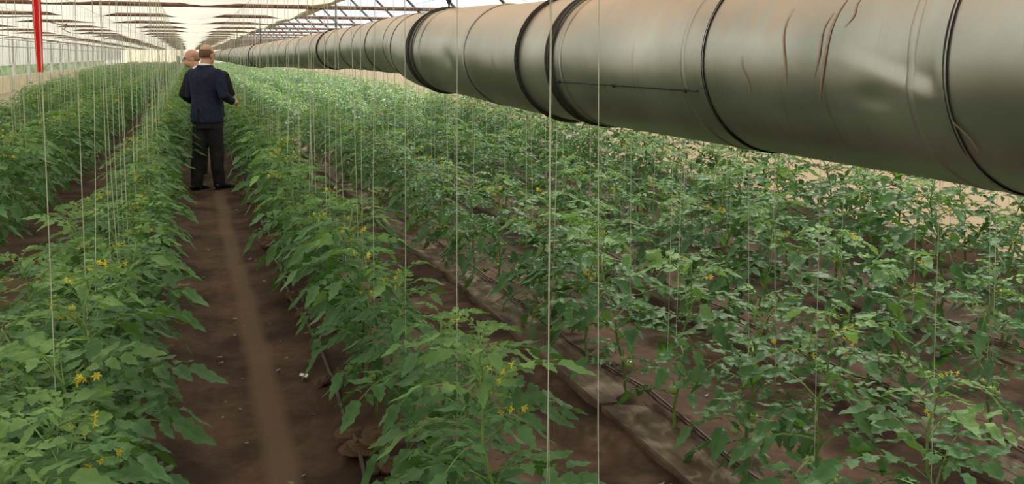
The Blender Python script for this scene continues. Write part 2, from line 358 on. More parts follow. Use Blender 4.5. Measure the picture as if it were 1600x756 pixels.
# hedge outside
rng = random.Random(3)
V, F = [], []; hy = np.arange(5, 150, .7); hz = np.linspace(-.1, 1.9, 7)
for y in hy:
    for z in hz:
        V.append((-12.5 + .5 * noise.noise(Vector((y, z * 2, 0))) - (z > 1.6) * .6, y, z + .35 * noise.noise(Vector((y * .7, 5, z)))))
    V.append((-14, y, 1.6))
nz_ = len(hz) + 1
F = [(j*nz_+i, (j+1)*nz_+i, (j+1)*nz_+i+1, j*nz_+i+1) for j in range(len(hy)-1) for i in range(nz_-1)]
tag(ob('hedge', me('hedge', V, F, M['hedge'], smooth=True)), 'blurred dull green hedge outside beyond the left side wall', 'hedge', kind='stuff')
for i, (x, y, s, lb) in enumerate(((-1.75, 124, 1.5, 'small dark bush outside, left of the far doorway'), (.45, 125, 1.55, 'small dark bush outside, right of the far doorway'))):
    V, F = [], []
    for a in range(9):
        for b2 in range(12):
            th = PI * a / 8; ph = 2 * PI * b2 / 12; r = s * (.5 + .12 * noise.noise(Vector((a, b2, i * 7.)))); V.append((r*math.sin(th)*math.cos(ph), r*math.sin(th)*math.sin(ph), s*.75 + 1.5*r*math.cos(th)))
    F = [(a*12+b2, a*12+(b2+1) % 12, (a+1)*12+(b2+1) % 12, (a+1)*12+b2) for a in range(8) for b2 in range(12)]
    tag(ob('bush', me('bush', V, F, M['hedge']), None, (x, y, -.06)), lb, 'bush')

# ------------------------------------------------------------------ duct
R = .25
ctl = [(-5, 1.50, -.01), (3.2, 1.50, -.01), (5.2, 1.50, .035), (7.3, 1.74, .10), (10, 1.84, .10), (14, 1.70, .06), (22, 1.38, .0), (32, 1.40, .03), (60, 1.42, .02), (117, 1.4, .0)]
def dc(y):
    for (a, xa, za), (b2, xb, zb) in zip(ctl[:-1], ctl[1:]):
        if y <= b2:
            t = max(0, (y - a) / (b2 - a)); t = t * t * (3 - 2 * t); return xa + (xb - xa) * t, H0 + za + (zb - za) * t
    return ctl[-1][1], H0 + ctl[-1][2]
duct = thing('heating_duct', 'long fat grey metal duct with rusty top hanging over the crop', 'duct', (1.5, 0, H0))
def crease(y, an):
    an = math.atan2(math.sin(an), math.cos(an)); cl = lambda v: max(0., min(1., v))
    ed = -.27 + (y - 1.19) * 1.3
    return .009 * cl((an - ed) / .13) * cl((.62 - an) / .75) * cl((y - 1.185) / .015) * cl((1.50 - y) / .26)
def W(V): return [(v[0] - 1.5, v[1], v[2] - H0) for v in V]
seams = [-4.5, -2.6, -.8, .1, 1.16, 1.93, 2.96, 4.03, 5.08, 6.0, 6.9, 7.85, 8.8, 9.8, 10.8, 11.9]
while seams[-1] < 46: seams.append(seams[-1] + 1.15)
seams.append(116.5)
random.seed(5)
dents = [  # y, angle (0 = towards -x, + up), size y, size ang, depth
    (1.34, -.30, .05, .10, .006), (4.3, -.12, .06, .2, .010), (2.3, .5, .25, .5, .006), (3.5, .3, .3, .5, .006), (1.6, .6, .3, .4, .006)]
for i, (a, b2) in enumerate(zip(seams[:-1], seams[1:])):
    n = max(6, int((b2 - a) / .035)) if b2 < 7 else (8 if b2 < 50 else 60); K = 180 if 3 <= i <= 5 else 96 if b2 < 7 else 32
    if i == 4: n = 60
    V, F = [], []
    for j in range(n + 1):
        y = a + (b2 + .03 - a) * j / n; x, z = dc(y)
        tt = j / n
        rr = R * (1.012 - .016 * tt)            # each length slips over the next one
        if i in (4, 5, 6) and .0 < tt < .03: rr += .002
        for k in range(K):
            an = 2 * PI * k / K; r = rr
            for dy, da, sy, sa, dd in dents:
                dl = math.atan2(math.sin(an - da), math.cos(an - da))
                r -= dd * math.exp(-((y - dy) / sy) ** 2 - (dl / sa) ** 2)
            r -= crease(y, an)
            r += .0025 * noise.noise(Vector((y * 2.5, math.cos(an) * 2, math.sin(an) * 2)))
            V.append((x - r * math.cos(an), y, z + r * math.sin(an)))
    m0 = len(F)
    for j in range(n):
        for k in range(K):
            F.append((j*K+k, (j+1)*K+k, (j+1)*K+(k+1) % K, j*K+(k+1) % K))
    o = ob('pipe_section', me('pipe_section', W(V), F, M['duct'], smooth=True), duct)
    if i == 6: o['label'] = 'duct length with a horizontal riveted seam along its side'
    if i == 4: o['label'] = 'duct length with a dent and rusty scratches'
    o['label'] = o.get('label') or ''
    if not o['label']: del o['label']
def ring(name, y, r, hw, m, sq=.004, parent=duct, K=72):
    V, F = [], []; x, z = dc(y)
    for yy_, q in ((-hw, r), (-hw * .8, r + sq), (hw * .8, r + sq), (hw, r)):
        for k in range(K):
            an = 2 * PI * k / K; q2 = q
            for dy, da, sy, sa, dd in dents:
                dl = math.atan2(math.sin(an - da), math.cos(an - da)); q2 -= dd * math.exp(-((y + yy_ - dy) / sy) ** 2 - (dl / sa) ** 2)
            q2 -= crease(y + yy_, an)
            V.append((x - q2 * math.cos(an), y + yy_, z + q2 * math.sin(an)))
    for j in range(3):
        for k in range(K): F.append((j*K+k, (j+1)*K+k, (j+1)*K+(k+1) % K, j*K+(k+1) % K))
    return ob(name, me(name, W(V), F, m, smooth=True), parent)
for y in (2.93, 2.975): ring('clamp_band', y, R * 1.014, .008, M['bandmetal'], .006)
for y in (5.05, 5.20): ring('clamp_band', y, R * 1.012, .006, M['bandmetal'], .005)
for y in (1.165, 1.935, 6.0, 7.85, 9.8, 14.2, 18.8): ring('joint_edge_shade', y, R * 1.008, .0014, M['bandmetal'] if y < 3 else M['seam'], .0025)  # dark rings: lap edges with their shadow line put into the colour
for y in (1.245, 2.03, 2.86, 4.03, 4.9): ring('raised_bead', y, R * 1.002, .010, M['duct'], .004)
# riveted side seam of the third length
V, F = [], []
pts = []
for t in np.linspace(0, 1, 14):
    y = 1.97 + (2.93 - 1.97) * t; x, z = dc(y); an = -.33; pts.append((x - (R * 1.008) * math.cos(an), y, z + (R * 1.008) * math.sin(an)))
tube(V, F, pts, [(.006, .003)] * len(pts), 6); ob('side_seam', me('side_seam', W(V), F, M['bandmetal']), duct)
for t in (.06, .5, .95):
    y = 1.97 + .96 * t; x, z = dc(y); V, F = [], []; p = Vector((x - R * 1.01 * math.cos(.33), y, z - R * 1.01 * math.sin(.33)))
    tube(V, F, [p + Vector((.004, 0, 0)), p - Vector((.007, 0, .002))], .006, 8); ob('rivet', me('rivet', W(V), F, M['bandmetal']), duct)
# rusty scratches on the dented length: thin strips following the curved metal
for (y, a0, a1, dy, wd) in ((1.475, .42, -.15, .03, .0035), (1.445, .62, -.35, .05, .005), (1.405, .56, .28, .02, .0035), (1.62, .5, -.25, -.02, .003), (1.76, .05, -.35, -.02, .002), (3.62, .1, -.6, -.10, .005), (3.66, -.2, -.7, -.16, .004), (1.17, -.3, -.7, -.04, .004)):
    V, F = [], []; n = 14
    for k in range(n + 1):
        t = k / n; an = a0 + (a1 - a0) * t; yy_ = y + dy * t + .006 * math.sin(t * 7); ww = .7 * wd * math.sin(PI * min(.97, max(.05, t))) + .0005
        x, z = dc(yy_)
        for s in (-1, 1):
            rr = R * 1.0135
            rr -= crease(yy_, an)
            for dyy, da, sy, sa, dd in dents: rr -= dd * math.exp(-((yy_ - dyy) / sy) ** 2 - ((an - da) / sa) ** 2)
            V.append((x - rr * math.cos(an), yy_ + s * ww, z + rr * math.sin(an)))
    F = [(2*k, 2*k+1, 2*k+3, 2*k+2) for k in range(n)]
    ob('rust_scratch', me('rust_scratch', W(V), F, M['scar']), duct)
# hangers: strap and rod up to the nearest cross tube level
hang = [3.28, 5.12, 11.36, 19.44, 27.52, 35.6]
for y in hang:
    x, z = dc(y)
    h = thing('duct_hanger', 'dark hanger rod with a turnbuckle holding the duct, %s along the duct' % {3.28: 'nearest', 5.12: 'second', 11.36: 'third', 19.44: 'fourth', 27.52: 'fifth', 35.6: 'sixth'}[y], 'hanger', (x, y, z + R))
    V, F = [], []; tube(V, F, [(0, 0, .0), (0, 0, HC - z - R + (.02 if abs((y-Y1)/BAY % 1) < .05 else .5))], .006, 6); ob('rod', me('rod', V, F, M['bandmetal']), h)
    V, F = [], []; tube(V, F, [(0, 0, .03), (0, 0, .05), (0, 0, .10), (0, 0, .12)], [.006, .016, .016, .006], 8); ob('turnbuckle', me('turnbuckle', V, F, M['bandmetal']), h)
    V, F = [], []; K = 40
    pts = [(-(R * 1.022) * math.cos(2*PI*k/K), 0, -R + (R * 1.022) * math.sin(2*PI*k/K)) for k in range(K + 1)]
    tube(V, F, pts, [(.012, .003)] * len(pts), 4, False); ob('strap', me('strap', V, F, M['bandmetal']), h)

# ------------------------------------------------------------------ tomato leaves and plants
def leaflet(V, F, MI, base, d, up, l, w, lod, droop):
    d = d.normalized(); s = d.cross(up).normalized(); n = s.cross(d).normalized(); b = len(V)
    N_ = 8 if lod == 0 else (3 if lod == 1 else 2)
    for i in range(N_ + 1):
        u = i / N_; wv = w * (math.sin(PI * min(1, u ** .72)) ** .85 if 0 < u < 1 else 0)
        if lod == 0 and 0 < i < N_: wv *= (1.16 if i % 2 else .80)
        c = base + d * (l * u) - Vector((0, 0, 1)) * (droop * l * u * u) + n * (.05 * l * math.sin(u * 8))
        cu = wv * .35
        V.append(c); V.append(c + s * wv + n * cu * .6); V.append(c - s * wv + n * cu * .6)
    for i in range(N_):
        q = b + 3 * i
        for e, rev in ((1, False), (2, True)):
            f1 = [(q, q + e, q + 3 + e), (q, q + 3 + e, q + 3)]
            if i == 0: f1 = [(q, q + 3 + e, q + 3)]
            if i == N_ - 1: f1 = [(q, q + e, q + 3)]
            for t in f1: F.append(t[::-1] if rev else t); MI.append(0)
def leaf_geo(rng, L, lod):
    V, F, MI = [], [], []
    e = rng.uniform(.32, .66); dr = rng.uniform(.45, .82); curl = rng.uniform(-.15, .15)
    def pos(t): return Vector((L * (t - .12 * t * t), L * curl * t * t, L * (e * t - dr * t * t)))
    def tan(t): return (pos(t + .02) - pos(t - .02)).normalized()
    n = 5 if lod == 0 else 2
    b = len(V); tube_V, tube_F = [], []
    if lod < 2:
        tube(tube_V, tube_F, [pos(i / n * .96) for i in range(n + 1)], [L * .012 * (1 - .6 * i / n) for i in range(n + 1)], 3, False)
        V += [Vector(v) for v in tube_V]
        for f in tube_F: F.append((f[0], f[1], f[2])); F.append((f[0], f[2], f[3])); MI += [1, 1]
    prs = ((.24, .55), (.43, .85), (.62, .98), (.82, .78)) if lod < 2 else ((.45, .9), (.78, .9))
    sl = L * .33
    for t, sc in prs:
        for sd in (-1, 1):
            tt = t + rng.uniform(-.04, .04); T = tan(tt); side = Vector((0, sd, 0))
            d = (T * rng.uniform(.45, .75) + side * 1.0 + Vector((0, 0, rng.uniform(-.05, .35)))).normalized()
            base = pos(tt) + d * L * .035
            up = (Vector((0, 0, 1)) + Vector((rng.uniform(-.35, .35), -sd * rng.uniform(-.15, .45), 0))).normalized()
            l = sl * sc * rng.uniform(.85, 1.15); leaflet(V, F, MI, base, d, up, l, l * rng.uniform(.21, .27), lod, rng.uniform(.1, .5))
    T = tan(.95); l = sl * rng.uniform(1.05, 1.35)
    leaflet(V, F, MI, pos(.95), T + Vector((0, rng.uniform(-.2, .2), .1)), Vector((rng.uniform(-.2, .2), rng.uniform(-.3, .3), 1)).normalized(), l, l * .27, lod, .35)
    if lod == 0:
        for t in (.25, .47, .70):
            for sd in (-1, 1):
                leaflet(V, F, MI, pos(t), Vector((.3, sd, .2)), Vector((0, 0, 1)), L * .07, L * .026, 1, .3)
    return V, F, MI
lr = random.Random(11)
LEAF = []           # meshes shared by every near leaf
for k in range(14):
    V, F, MI = leaf_geo(lr, .30, 0); LEAF.append(me('leaf', V, F, [M['leaf'], M['stem']], MI))
for k in range(14): m_ = LEAF[k].copy(); m_.materials[0] = M['young']; LEAF.append(m_)
def flower_truss(rng):
    V, F, MI = [], [], []
    pts = [Vector((0, 0, 0)), Vector((.04, 0, .01)), Vector((.08, .01, -.005))]
    tube(V, F, pts, [.002, .0018, .0015], 4); MI += [1] * len(F)
    for q in range(rng.choice((2, 2, 3, 4))):
        c = Vector((.05 + .018 * q, rng.uniform(-.03, .03), rng.uniform(-.035, .02))); nf = len(F)
        tube(V, F, [pts[1], c], .0012, 3, False); MI += [1] * (len(F) - nf)
        ax = Vector((rng.uniform(-.5, .9), rng.uniform(-.6, .6), rng.uniform(-.9, .4))).normalized(); u = ax.orthogonal().normalized(); v = ax.cross(u)
        R_ = rng.uniform(.008, .012)
        for p in range(6):
            a = 2 * PI * p / 6; b = len(V); dd = u * math.cos(a) + v * math.sin(a); ss = ax.cross(dd)
            V += [c, c + dd * R_ * .6 + ss * R_ * .28, c + dd * R_ * 1.2 - ax * R_ * .45, c + dd * R_ * .6 - ss * R_ * .28]; F.append((b, b+1, b+2, b+3)); MI.append(0)
        b = len(V); nf = len(F); tube(V, F, [c, c + ax * R_ * .8], [R_ * .26, R_ * .08], 5); MI += [0] * (len(F) - nf)
    return me('flower_truss', V, F, [M['flower'], M['stem']], MI)
FT = [flower_truss(lr) for _ in range(5)]
def tomato_mesh(r):
    V, F, MI = [], [], []; A, B = 8, 14
    for a in range(A + 1):
        for b in range(B):
            th = PI * a / A; ph = 2 * PI * b / B; q = r * (1 + .05 * math.cos(5 * ph) * math.sin(th)); V.append((q*math.sin(th)*math.cos(ph), q*math.sin(th)*math.sin(ph), -r + r*.86*math.cos(th) * (1 - .1 * (a < 2))))
    for a in range(A):
        for b in range(B): F.append((a*B+b, (a+1)*B+b, (a+1)*B+(b+1) % B, a*B+(b+1) % B)); MI.append(0)
    for p in range(5):
        a = 2*PI*p/5; b = len(V); V += [(0, 0, -r*.10), (r*.45*math.cos(a-.25), r*.45*math.sin(a-.25), -r*.12), (r*.95*math.cos(a), r*.95*math.sin(a), r*.02), (r*.45*math.cos(a+.25), r*.45*math.sin(a+.25), -r*.12)]
        F.append((b, b+1, b+2, b+3)); MI.append(1)
    nf = len(F); tube(V, F, [(0, 0, -r*.15), (0, 0, .015), (-.012, 0, .03)], .0022, 4); MI += [1] * (len(F) - nf)
    return me('tomato', V, F, [M['fruit'], M['stem']], MI, smooth=True)
TM = [tomato_mesh(.019), tomato_mesh(.024), tomato_mesh(.015)]
STEM = []; SPATH = []
for k in range(5):
    r_ = random.Random(50 + k); pts = []; x = y = 0
    for i in range(12):
        t = i / 11; pts.append((x, y, -.04 + .86 * t)); x += r_.uniform(-.018, .018) * (1 + t); y += r_.uniform(-.018, .018) * (1 + t)
    V, F = [], []; tube(V, F, pts, [.0085 * (1 - .6 * i / 11) for i in range(12)], 6)
    STEM.append(me('stem', V, F, M['stem'], smooth=True)); SPATH.append(pts)
def at_stem(k, z):
    p = SPATH[k]; f = min(10.99, max(0, (z + .04) / .86 * 11)); i = int(f); t = f - i
    return tuple(p[i][c] * (1 - t) + p[i+1][c] * t for c in range(3))
def recipe(rng, k, dens=1.0, fruits=None):
    """list of (kind, index, loc, rot, scale)"""
    out = []; n = int(rng.randint(27, 32) * dens); a = rng.uniform(0, 6.28)
    for i in range(n):
        t = (i + .5) / n; z = .13 + .70 * t ** .9; a += 2.4 + rng.uniform(-.3, .3)
        s = (1.04 - .58 * t ** 2.4) * rng.uniform(.78, 1.15)
        if t > .9: s *= .8
        if t < .18: s *= .72
        pitch = -.55 * t + rng.uniform(-.15, .30)
        out.append(('leaf', rng.randrange(14) + (14 if t > rng.uniform(.55, .95) else 0), at_stem(k, z), (rng.uniform(-.35, .35), pitch, a), s))
    for i in range(rng.choice((1, 2, 2, 3))):
        z = rng.uniform(.60, .86); out.append(('flower_truss', rng.randrange(5), at_stem(k, z), (0, rng.uniform(-.7, -.2), rng.uniform(0, 6.28)), rng.uniform(.85, 1.2)))
    if fruits is None: fruits = rng.choice((0, 0, 1, 2, 3))
    if fruits:
        a = rng.uniform(0, 6.28); z = rng.uniform(.22, .40)
        for q in range(fruits):
            p = at_stem(k, z); d = .035 + .012 * q; out.append(('tomato', rng.randrange(3), (p[0] + d * math.cos(a + q * .9), p[1] + d * math.sin(a + q * .9), z - .03 * q), (0, 0, a), rng.uniform(.8, 1.2)))
    return out
# low-detail foliage for farther plants (numpy, joined)
LOD1 = [leaf_geo(random.Random(200 + k), .30, 1) for k in range(8)]
LOD2 = [leaf_geo(random.Random(300 + k), .34, 2) for k in range(8)]
def eul(r): return np.array(Matrix.Rotation(r[2], 3, 'Z') @ Matrix.Rotation(r[1], 3, 'Y') @ Matrix.Rotation(r[0], 3, 'X'))
def tri_leaf(L): return np.array([tuple(v) for v in L[0]], np.float32), np.array(L[1], np.int32), np.array(L[2], np.int32)
LOD1 = [tri_leaf(l) for l in LOD1]; LOD2 = [tri_leaf(l) for l in LOD2]
def plant_geo(rng, lods, keep, grow=1.0):
    k = rng.randrange(5); rec = [q for q in recipe(rng, k)]
    VV, TT, MM = [], [], []; off = 0
    for q in rec:
        if q[0] == 'leaf':
            if rng.random() > keep: continue
            v, t, m = lods[q[1] % 8]; m = np.where((m == 0) & (q[1] >= 14), 3, m); v = (v * q[4] * grow) @ eul(q[3]).T + np.array(q[2])
        elif q[0] == 'flower_truss':
            c = np.array(q[2]) + np.array([.08 * math.cos(q[3][2]), .08 * math.sin(q[3][2]), .05]); r = .012
            v = c + r * np.array([[1, 0, 0], [-.5, .87, 0], [-.5, -.87, 0], [0, 0, 1.]]); t = np.array([[0, 1, 3], [1, 2, 3], [2, 0, 3]]); m = np.full(3, 2)
        else: continue
        VV.append(v); TT.append(t + off); MM.append(m); off += len(v)
    # stem: slim triangular prism
    p0, p1 = np.array(SPATH[k][0]), np.array(SPATH[k][-1]); tri = np.array([[1, 0, 0], [-.5, .87, 0], [-.5, -.87, 0]])
    v = np.concatenate([p0 + tri * .008, p1 + tri * .004]); t = np.array([[0, 1, 4], [0, 4, 3], [1, 2, 5], [1, 5, 4], [2, 0, 3], [2, 3, 5]])
    VV.append(v); TT.append(t + off); MM.append(np.full(6, 1))
    return np.concatenate(VV), np.concatenate(TT), np.concatenate(MM)
tr = random.Random(77)
T1 = [plant_geo(tr, LOD1, 1.0) for _ in range(10)]
T2 = [plant_geo(tr, LOD2, .62, 1.25) for _ in range(10)]
def fmesh(name, T):
    m = me(name, T[0].tolist(), T[1].tolist(), [M['leaf'], M['stem'], M['flower'], M['young']], T[2].tolist()); return m
FOL = [fmesh('foliage', t) for t in T1]

ROWNAME = {-2.59: 'third row left of the path', -1.47: 'second row left of the path', -.35: 'first row left of the path', .77: 'first row right of the path',
           1.89: 'second row right of the path', 3.01: 'third row right of the path', 4.13: 'fourth row right of the path', 5.25: 'fifth row right of the path'}
def ycut(x): # first Y in view
    return {-2.59: 13.5, -1.47: 7.2, -.35: 1.35, .77: 1.55, 1.89: 1.75, 3.01: 2.55, 4.13: 3.4, 5.25: 4.3}[x]
pr = random.Random(21); plants = []
for x in ROWNAME:
    y = ycut(x) ; i = 0
    step = .40 if x in (-.35, .77) else .44
    while y < 117:
        plants.append([x, y, i]); i += 1; y += step * pr.uniform(.85, 1.15)
y = 1.5
while y < 6.5: plants.append([-.35, y, 'low']); y += .36 * pr.uniform(.85, 1.15)
for x, y0 in ((-3.71, 24), (-4.83, 46), (-5.95, 66)):
    y = y0; i = 0
    while y < 117: plants.append([x, y, 999]); y += .45 * pr.uniform(.85, 1.15)
def depth(x, y): return x * math.sin(TH) + y * math.cos(TH)
plants.sort(key=lambda p: depth(p[0], p[1]))
def hgt(x, y, rng):
    h = {-.35: 1.0, .77: .96, 1.89: .92, 3.01: .93, 4.13: 1.0, 5.25: 1.02}.get(round(x, 2), 1.05)
    if y > 8: h += .06
    return h * rng.uniform(.88, 1.1)
NIND, NLEAF = 300, 190
stuffV, stuffT, stuffM, off = [], [], [], 0
stuff_strings = []; near_strings = []
COUNT = {}
for q, (x, y, i) in enumerate(plants):
    rg = random.Random(1000 + q); h = hgt(x, y, rg); px = x + rg.uniform(-.05, .05); rz = rg.uniform(0, 6.28)
    if i == 'low': px = -.60 + rg.uniform(-.04, .04); h *= .9
    if .5 < x < 1 and y < 2.0: h *= .92
    dsp = depth(x, y)
    if q < NIND:
        k = rg.randrange(5)
        dens = 1.0 if x in (-.35, .77) else (.78 if (x > 1.5 and dsp < 4.2) else 1.0 if dsp < 7 and x > 1.5 else 1.0)
        fr = 3 if (x > 1.5 and dsp < 5.5 and rg.random() < .8) else None
        rec = recipe(rg, k, dens, fr); nf = sum(1 for r in rec if r[0] == 'flower_truss'); nt_ = sum(1 for r in rec if r[0] == 'tomato')
        j = COUNT.get(x, 0); COUNT[x] = j + 1
        det = 'dense leafy' if dens >= .9 else 'sparse open'
        ext = ' with green tomatoes' if nt_ and dsp < 6 else ''
        lab = ('%s tomato plant%s, %s in the %s' % (det, ext, ORD[j], ROWNAME[x])) if q < NLEAF else 'small distant leafy tomato plant, %s in the %s' % (ORD[j], ROWNAME[x])
        grp = 'tomato plants of the ' + ROWNAME[x]
        t = thing('tomato_plant', lab, 'plant', (px, y, gz(px, y)), rz, grp); t.scale = (1.0, 1.0, 1.0) if False else (h, h, h)
        t.rotation_euler = (rg.uniform(-.06, .06), rg.uniform(-.06, .06), rz)
        if q < NLEAF:
            ob('stem', STEM[k], t)
            for kd, ix, loc, rot, sc in rec:
                ob(kd, (LEAF if kd == 'leaf' else FT if kd == 'flower_truss' else TM)[ix], t, loc, rot, sc * (1.12 if kd == 'leaf' and dsp < 6 and x > 1.5 else 1.0))
        else:
            ob('stem', STEM[k], t); f = ob('foliage', FOL[rg.randrange(10)], t); f['kind'] = 'stuff'
            ob('flower_truss', FT[rg.randrange(5)], t, at_stem(k, .7), (0, -.4, rg.uniform(0, 6)), 1.3)
    else:
        T = T1 if dsp < 34 else T2
        v, tt, mm = T[rg.randrange(10)]
        if dsp > 60 and q % 2: continue
        c, s = math.cos(rz), math.sin(rz); sc = h * (1.0 if dsp < 60 else 1.15)
        vv = np.stack([(v[:, 0]*c - v[:, 1]*s)*sc + px, (v[:, 0]*s + v[:, 1]*c)*sc + y, v[:, 2]*h + .02], 1)
        stuffV.append(vv); stuffT.append(tt + off); stuffM.append(mm); off += len(v)
    if i != 'low': near_strings.append((x, px, y, h, dsp))
sm = big('distant_tomato_plants', np.concatenate(stuffV), np.concatenate(stuffT), [M['leaf'], M['stem'], M['flower'], M['young']], np.concatenate(stuffM))
tag(ob('distant_tomato_plants', sm), 'mass of tomato plants far down the rows to the end of the greenhouse', 'plants', kind='stuff')
print('TRIS far', sum(len(t) for t in stuffT))

# ------------------------------------------------------------------ crop wires and hanging twines
ZW = HC - .12
for x in [*ROWNAME, -3.71, -4.83, -5.95]:
    nm = ROWNAME.get(x) or {-3.71: 'fourth', -4.83: 'fifth', -5.95: 'sixth'}[x] + ' row left of the path'; tag(bar('crop_wire', (x, .3, ZW), (x, YE - .5, ZW), .0025, M['galv'], k=4), 'thin steel wire running overhead above the ' + nm, 'wire')
sr = random.Random(9); SC = {}; n_ind = 0
manual = {(.77): [1.53, 1.80, 1.84, 2.56], (-.35): [2.50, 3.30]}
slist = []
for x, px, y, h, dsp in near_strings:
    if x == .77 and y < 2.9: continue
    if x == -.35 and y < 3.6: continue
    slist.append((x, px, y, h, dsp))
    if sr.random() < .30: slist.append((x, px + sr.uniform(-.06, .06), y + sr.uniform(-.1, .1), h, dsp))
for x, l in manual.items():
    for y in l: slist.append((x, x, y, .9, depth(x, y)))
slist.sort(key=lambda s: s[4])
def in_view(x, y):
    d = depth(x, y); r = x * math.cos(TH) - y * math.sin(TH); return -830 < 1350 * r / d < 830
slist = [s for s in slist if in_view(s[0], s[2])]
fV, fF = [], []
for q, (x, px, y, h, dsp) in enumerate(slist):
    zb = gz(px, y) + (h * sr.uniform(.30, .62) if dsp > 3 else .05); dx, dy = sr.uniform(-.03, .03), sr.uniform(-.05, .05)
    hh = ZW - zb; bow = sr.uniform(-.012, .012)
    pts = [(dx + px - x if False else 0, 0, 0), (dx * .3 + bow, dy * .3, hh * .35), (dx * .7 + bow, dy * .7, hh * .7), (dx, dy, hh)]
    # lower end at the stem, upper end on the wire
    pts = [(px - x + .0, 0, 0), ((px - x) * .66 + bow, dy * .3, hh * .35), ((px - x) * .3 + bow, dy * .7, hh * .7), (0, dy, hh)]
    if q < 300:
        V, F = [], []; tube(V, F, pts, .0011 + .00006 * min(dsp, 12), 4)
        o = ob('twine', me('twine', V, F, M['twine']), None, (x, y, zb))
        j = SC.get(x, 0); SC[x] = j + 1
        tag(o, '%s vertical support twine, %s hanging over the %s' % ('pale' if j < 12 else 'fine pale', ORD[j], ROWNAME.get(x, 'far left rows')), 'string', 'support twines over the ' + ROWNAME.get(x, 'far left rows'))
    else:
        if dsp > 60 and q % 2: continue
        tube(fV, fF, [(x + pts[0][0], y, zb), (x, y + dy, ZW)], .0018 if dsp < 40 else .0026, 3, False)
tag(ob('distant_twines', me('distant_twines', fV, fF, M['twine'])), 'veil of fine pale support twines hanging over the distant rows', 'strings', kind='stuff')

# ------------------------------------------------------------------ red ribbon
rx, ry = -1.455, 10.1
V, F = [], []; n = 20; zt = HC - .12; zb = H0 - .165
for i in range(n + 1):
    t = i / n; z = zt + (zb - zt) * t; tw = .5 * math.sin(t * 2.2) - .2; hw = .036 + .006 * math.sin(t * 5)
    for s, dpt in ((-1, 0), (-.15, .012), (.15, -.014), (1, .002)): V.append((s * hw * math.cos(tw) + .012 * t, s * hw * math.sin(tw) + dpt, z))
for i in range(n):
    for k in range(3): F.append((4*i+k, 4*i+k+1, 4*i+5+k, 4*i+4+k))
o = ob('ribbon', me('ribbon', [(a, b, c - zt) for a, b, c in V], F, M['red']), None, (rx, ry, zt))
md = o.modifiers.new('t', 'SOLIDIFY'); md.thickness = .002
tag(o, 'bright red plastic ribbon hanging folded from the overhead wire at left', 'ribbon')
# dark cable looping along the ceiling at left
pts = []
for k in range(60):
    y = 13 + k * .6; d = ((y - Y1) / BAY) % 1; pts.append((-3.0 - .35 * math.sin(y * .5), y, HC - .05 - .10 * math.sin(PI * d)))
V, F = [], []; tube(V, F, pts, .011, 5)
tag(ob('cable', me('cable', V, F, M['bandmetal'])), 'dark cable looping from tube to tube under the left ceiling', 'cable')

# ------------------------------------------------------------------ boards along the rows, hose, clods, litter
br = random.Random(4)
for x0, x1, rn in ((1.70, 1.90, 'second crop row right of the path'), (2.80, 2.99, 'third crop row right of the path'), (3.94, 4.12, 'fourth crop row right of the path'), (5.04, 5.21, 'fifth crop row, by the right wall')):
    y = 1.2; j = 0
    while y < 24:
        L_ = br.uniform(2.1, 2.6); V, F = [], []; n = 12
        prof = [(0, -.03), (0, .026), (.02, .040), (.07, .036), (.5, .030), (.93, .036), (.98, .042), (1.0, .028), (1.0, -.03)]
        for i in range(n + 1):
            for u, z in prof: V.append(((x1 - x0) * (u - .5) + .004 * noise.noise(Vector((x0, y + i, u))), L_ * i / n, z + .005 * noise.noise(Vector((i * .6, u * 3, y)))))
        m = len(prof); F = [(i*m+k, i*m+k+1, (i+1)*m+k+1, (i+1)*m+k) for i in range(n) for k in range(m-1)] + [tuple(range(m))[::-1], tuple(n*m + k for k in range(m))]
        o = ob('ground_board', me('ground_board', V, F, M['board']), None, ((x0 + x1) / 2 + br.uniform(-.012, .012), y, .012), (br.uniform(-.006, .006), br.uniform(-.05, .05), br.uniform(-.008, .008)))
        tag(o, 'dusty grey-brown ground board, %s along the %s' % (ORD[j], rn), 'board', 'ground boards along the rows'); j += 1; y += L_ + br.uniform(.01, .04)
pts = [(.60 + .02 * math.sin(y * 1.7), y, gz(.60, y) + .022) for y in np.arange(1.6, 26, .12)]
V, F = [], []; tube(V, F, pts, .009, 6)
tag(ob('drip_hose', me('drip_hose', V, F, M['hose'], smooth=True)), 'thin dark drip hose along the right edge of the path', 'hose')
for rxx in (1.97, 3.09, 4.2, .86, -.26):
    pts = [(rxx + .012 * math.sin(y * 2.1 + rxx), y, gz(rxx, y) + .012) for y in np.arange(1.2, 26, .15)]
    V, F = [], []; tube(V, F, pts, .0055, 5)
    tag(ob('drip_hose', me('drip_hose', V, F, M['hose'], smooth=True)), 'thin dark drip hose at the stems of the ' + {1.97: ROWNAME[1.89], 3.09: ROWNAME[3.01], 4.2: ROWNAME[4.13], .86: ROWNAME[.77], -.26: ROWNAME[-.35]}[rxx], 'hose')
CL = []
for k in range(6):
    rg = random.Random(k); V = []
    A, B = 5, 8
    for a in range(A + 1):
        for b in range(B):
            th = PI*a/A; ph = 2*PI*b/B; r = 1 + .45 * noise.noise(Vector((a * .9, b * .9 if b < B else 0, k * 5.))); V.append((r*math.sin(th)*math.cos(ph), 1.4*r*math.sin(th)*math.sin(ph), .6*r*math.cos(th)))
    F = [(a*B+b, (a+1)*B+b, (a+1)*B+(b+1) % B, a*B+(b+1) % B) for a in range(A) for b in range(B)]
    CL.append(me('soil_clod', V, F, M['clod']))
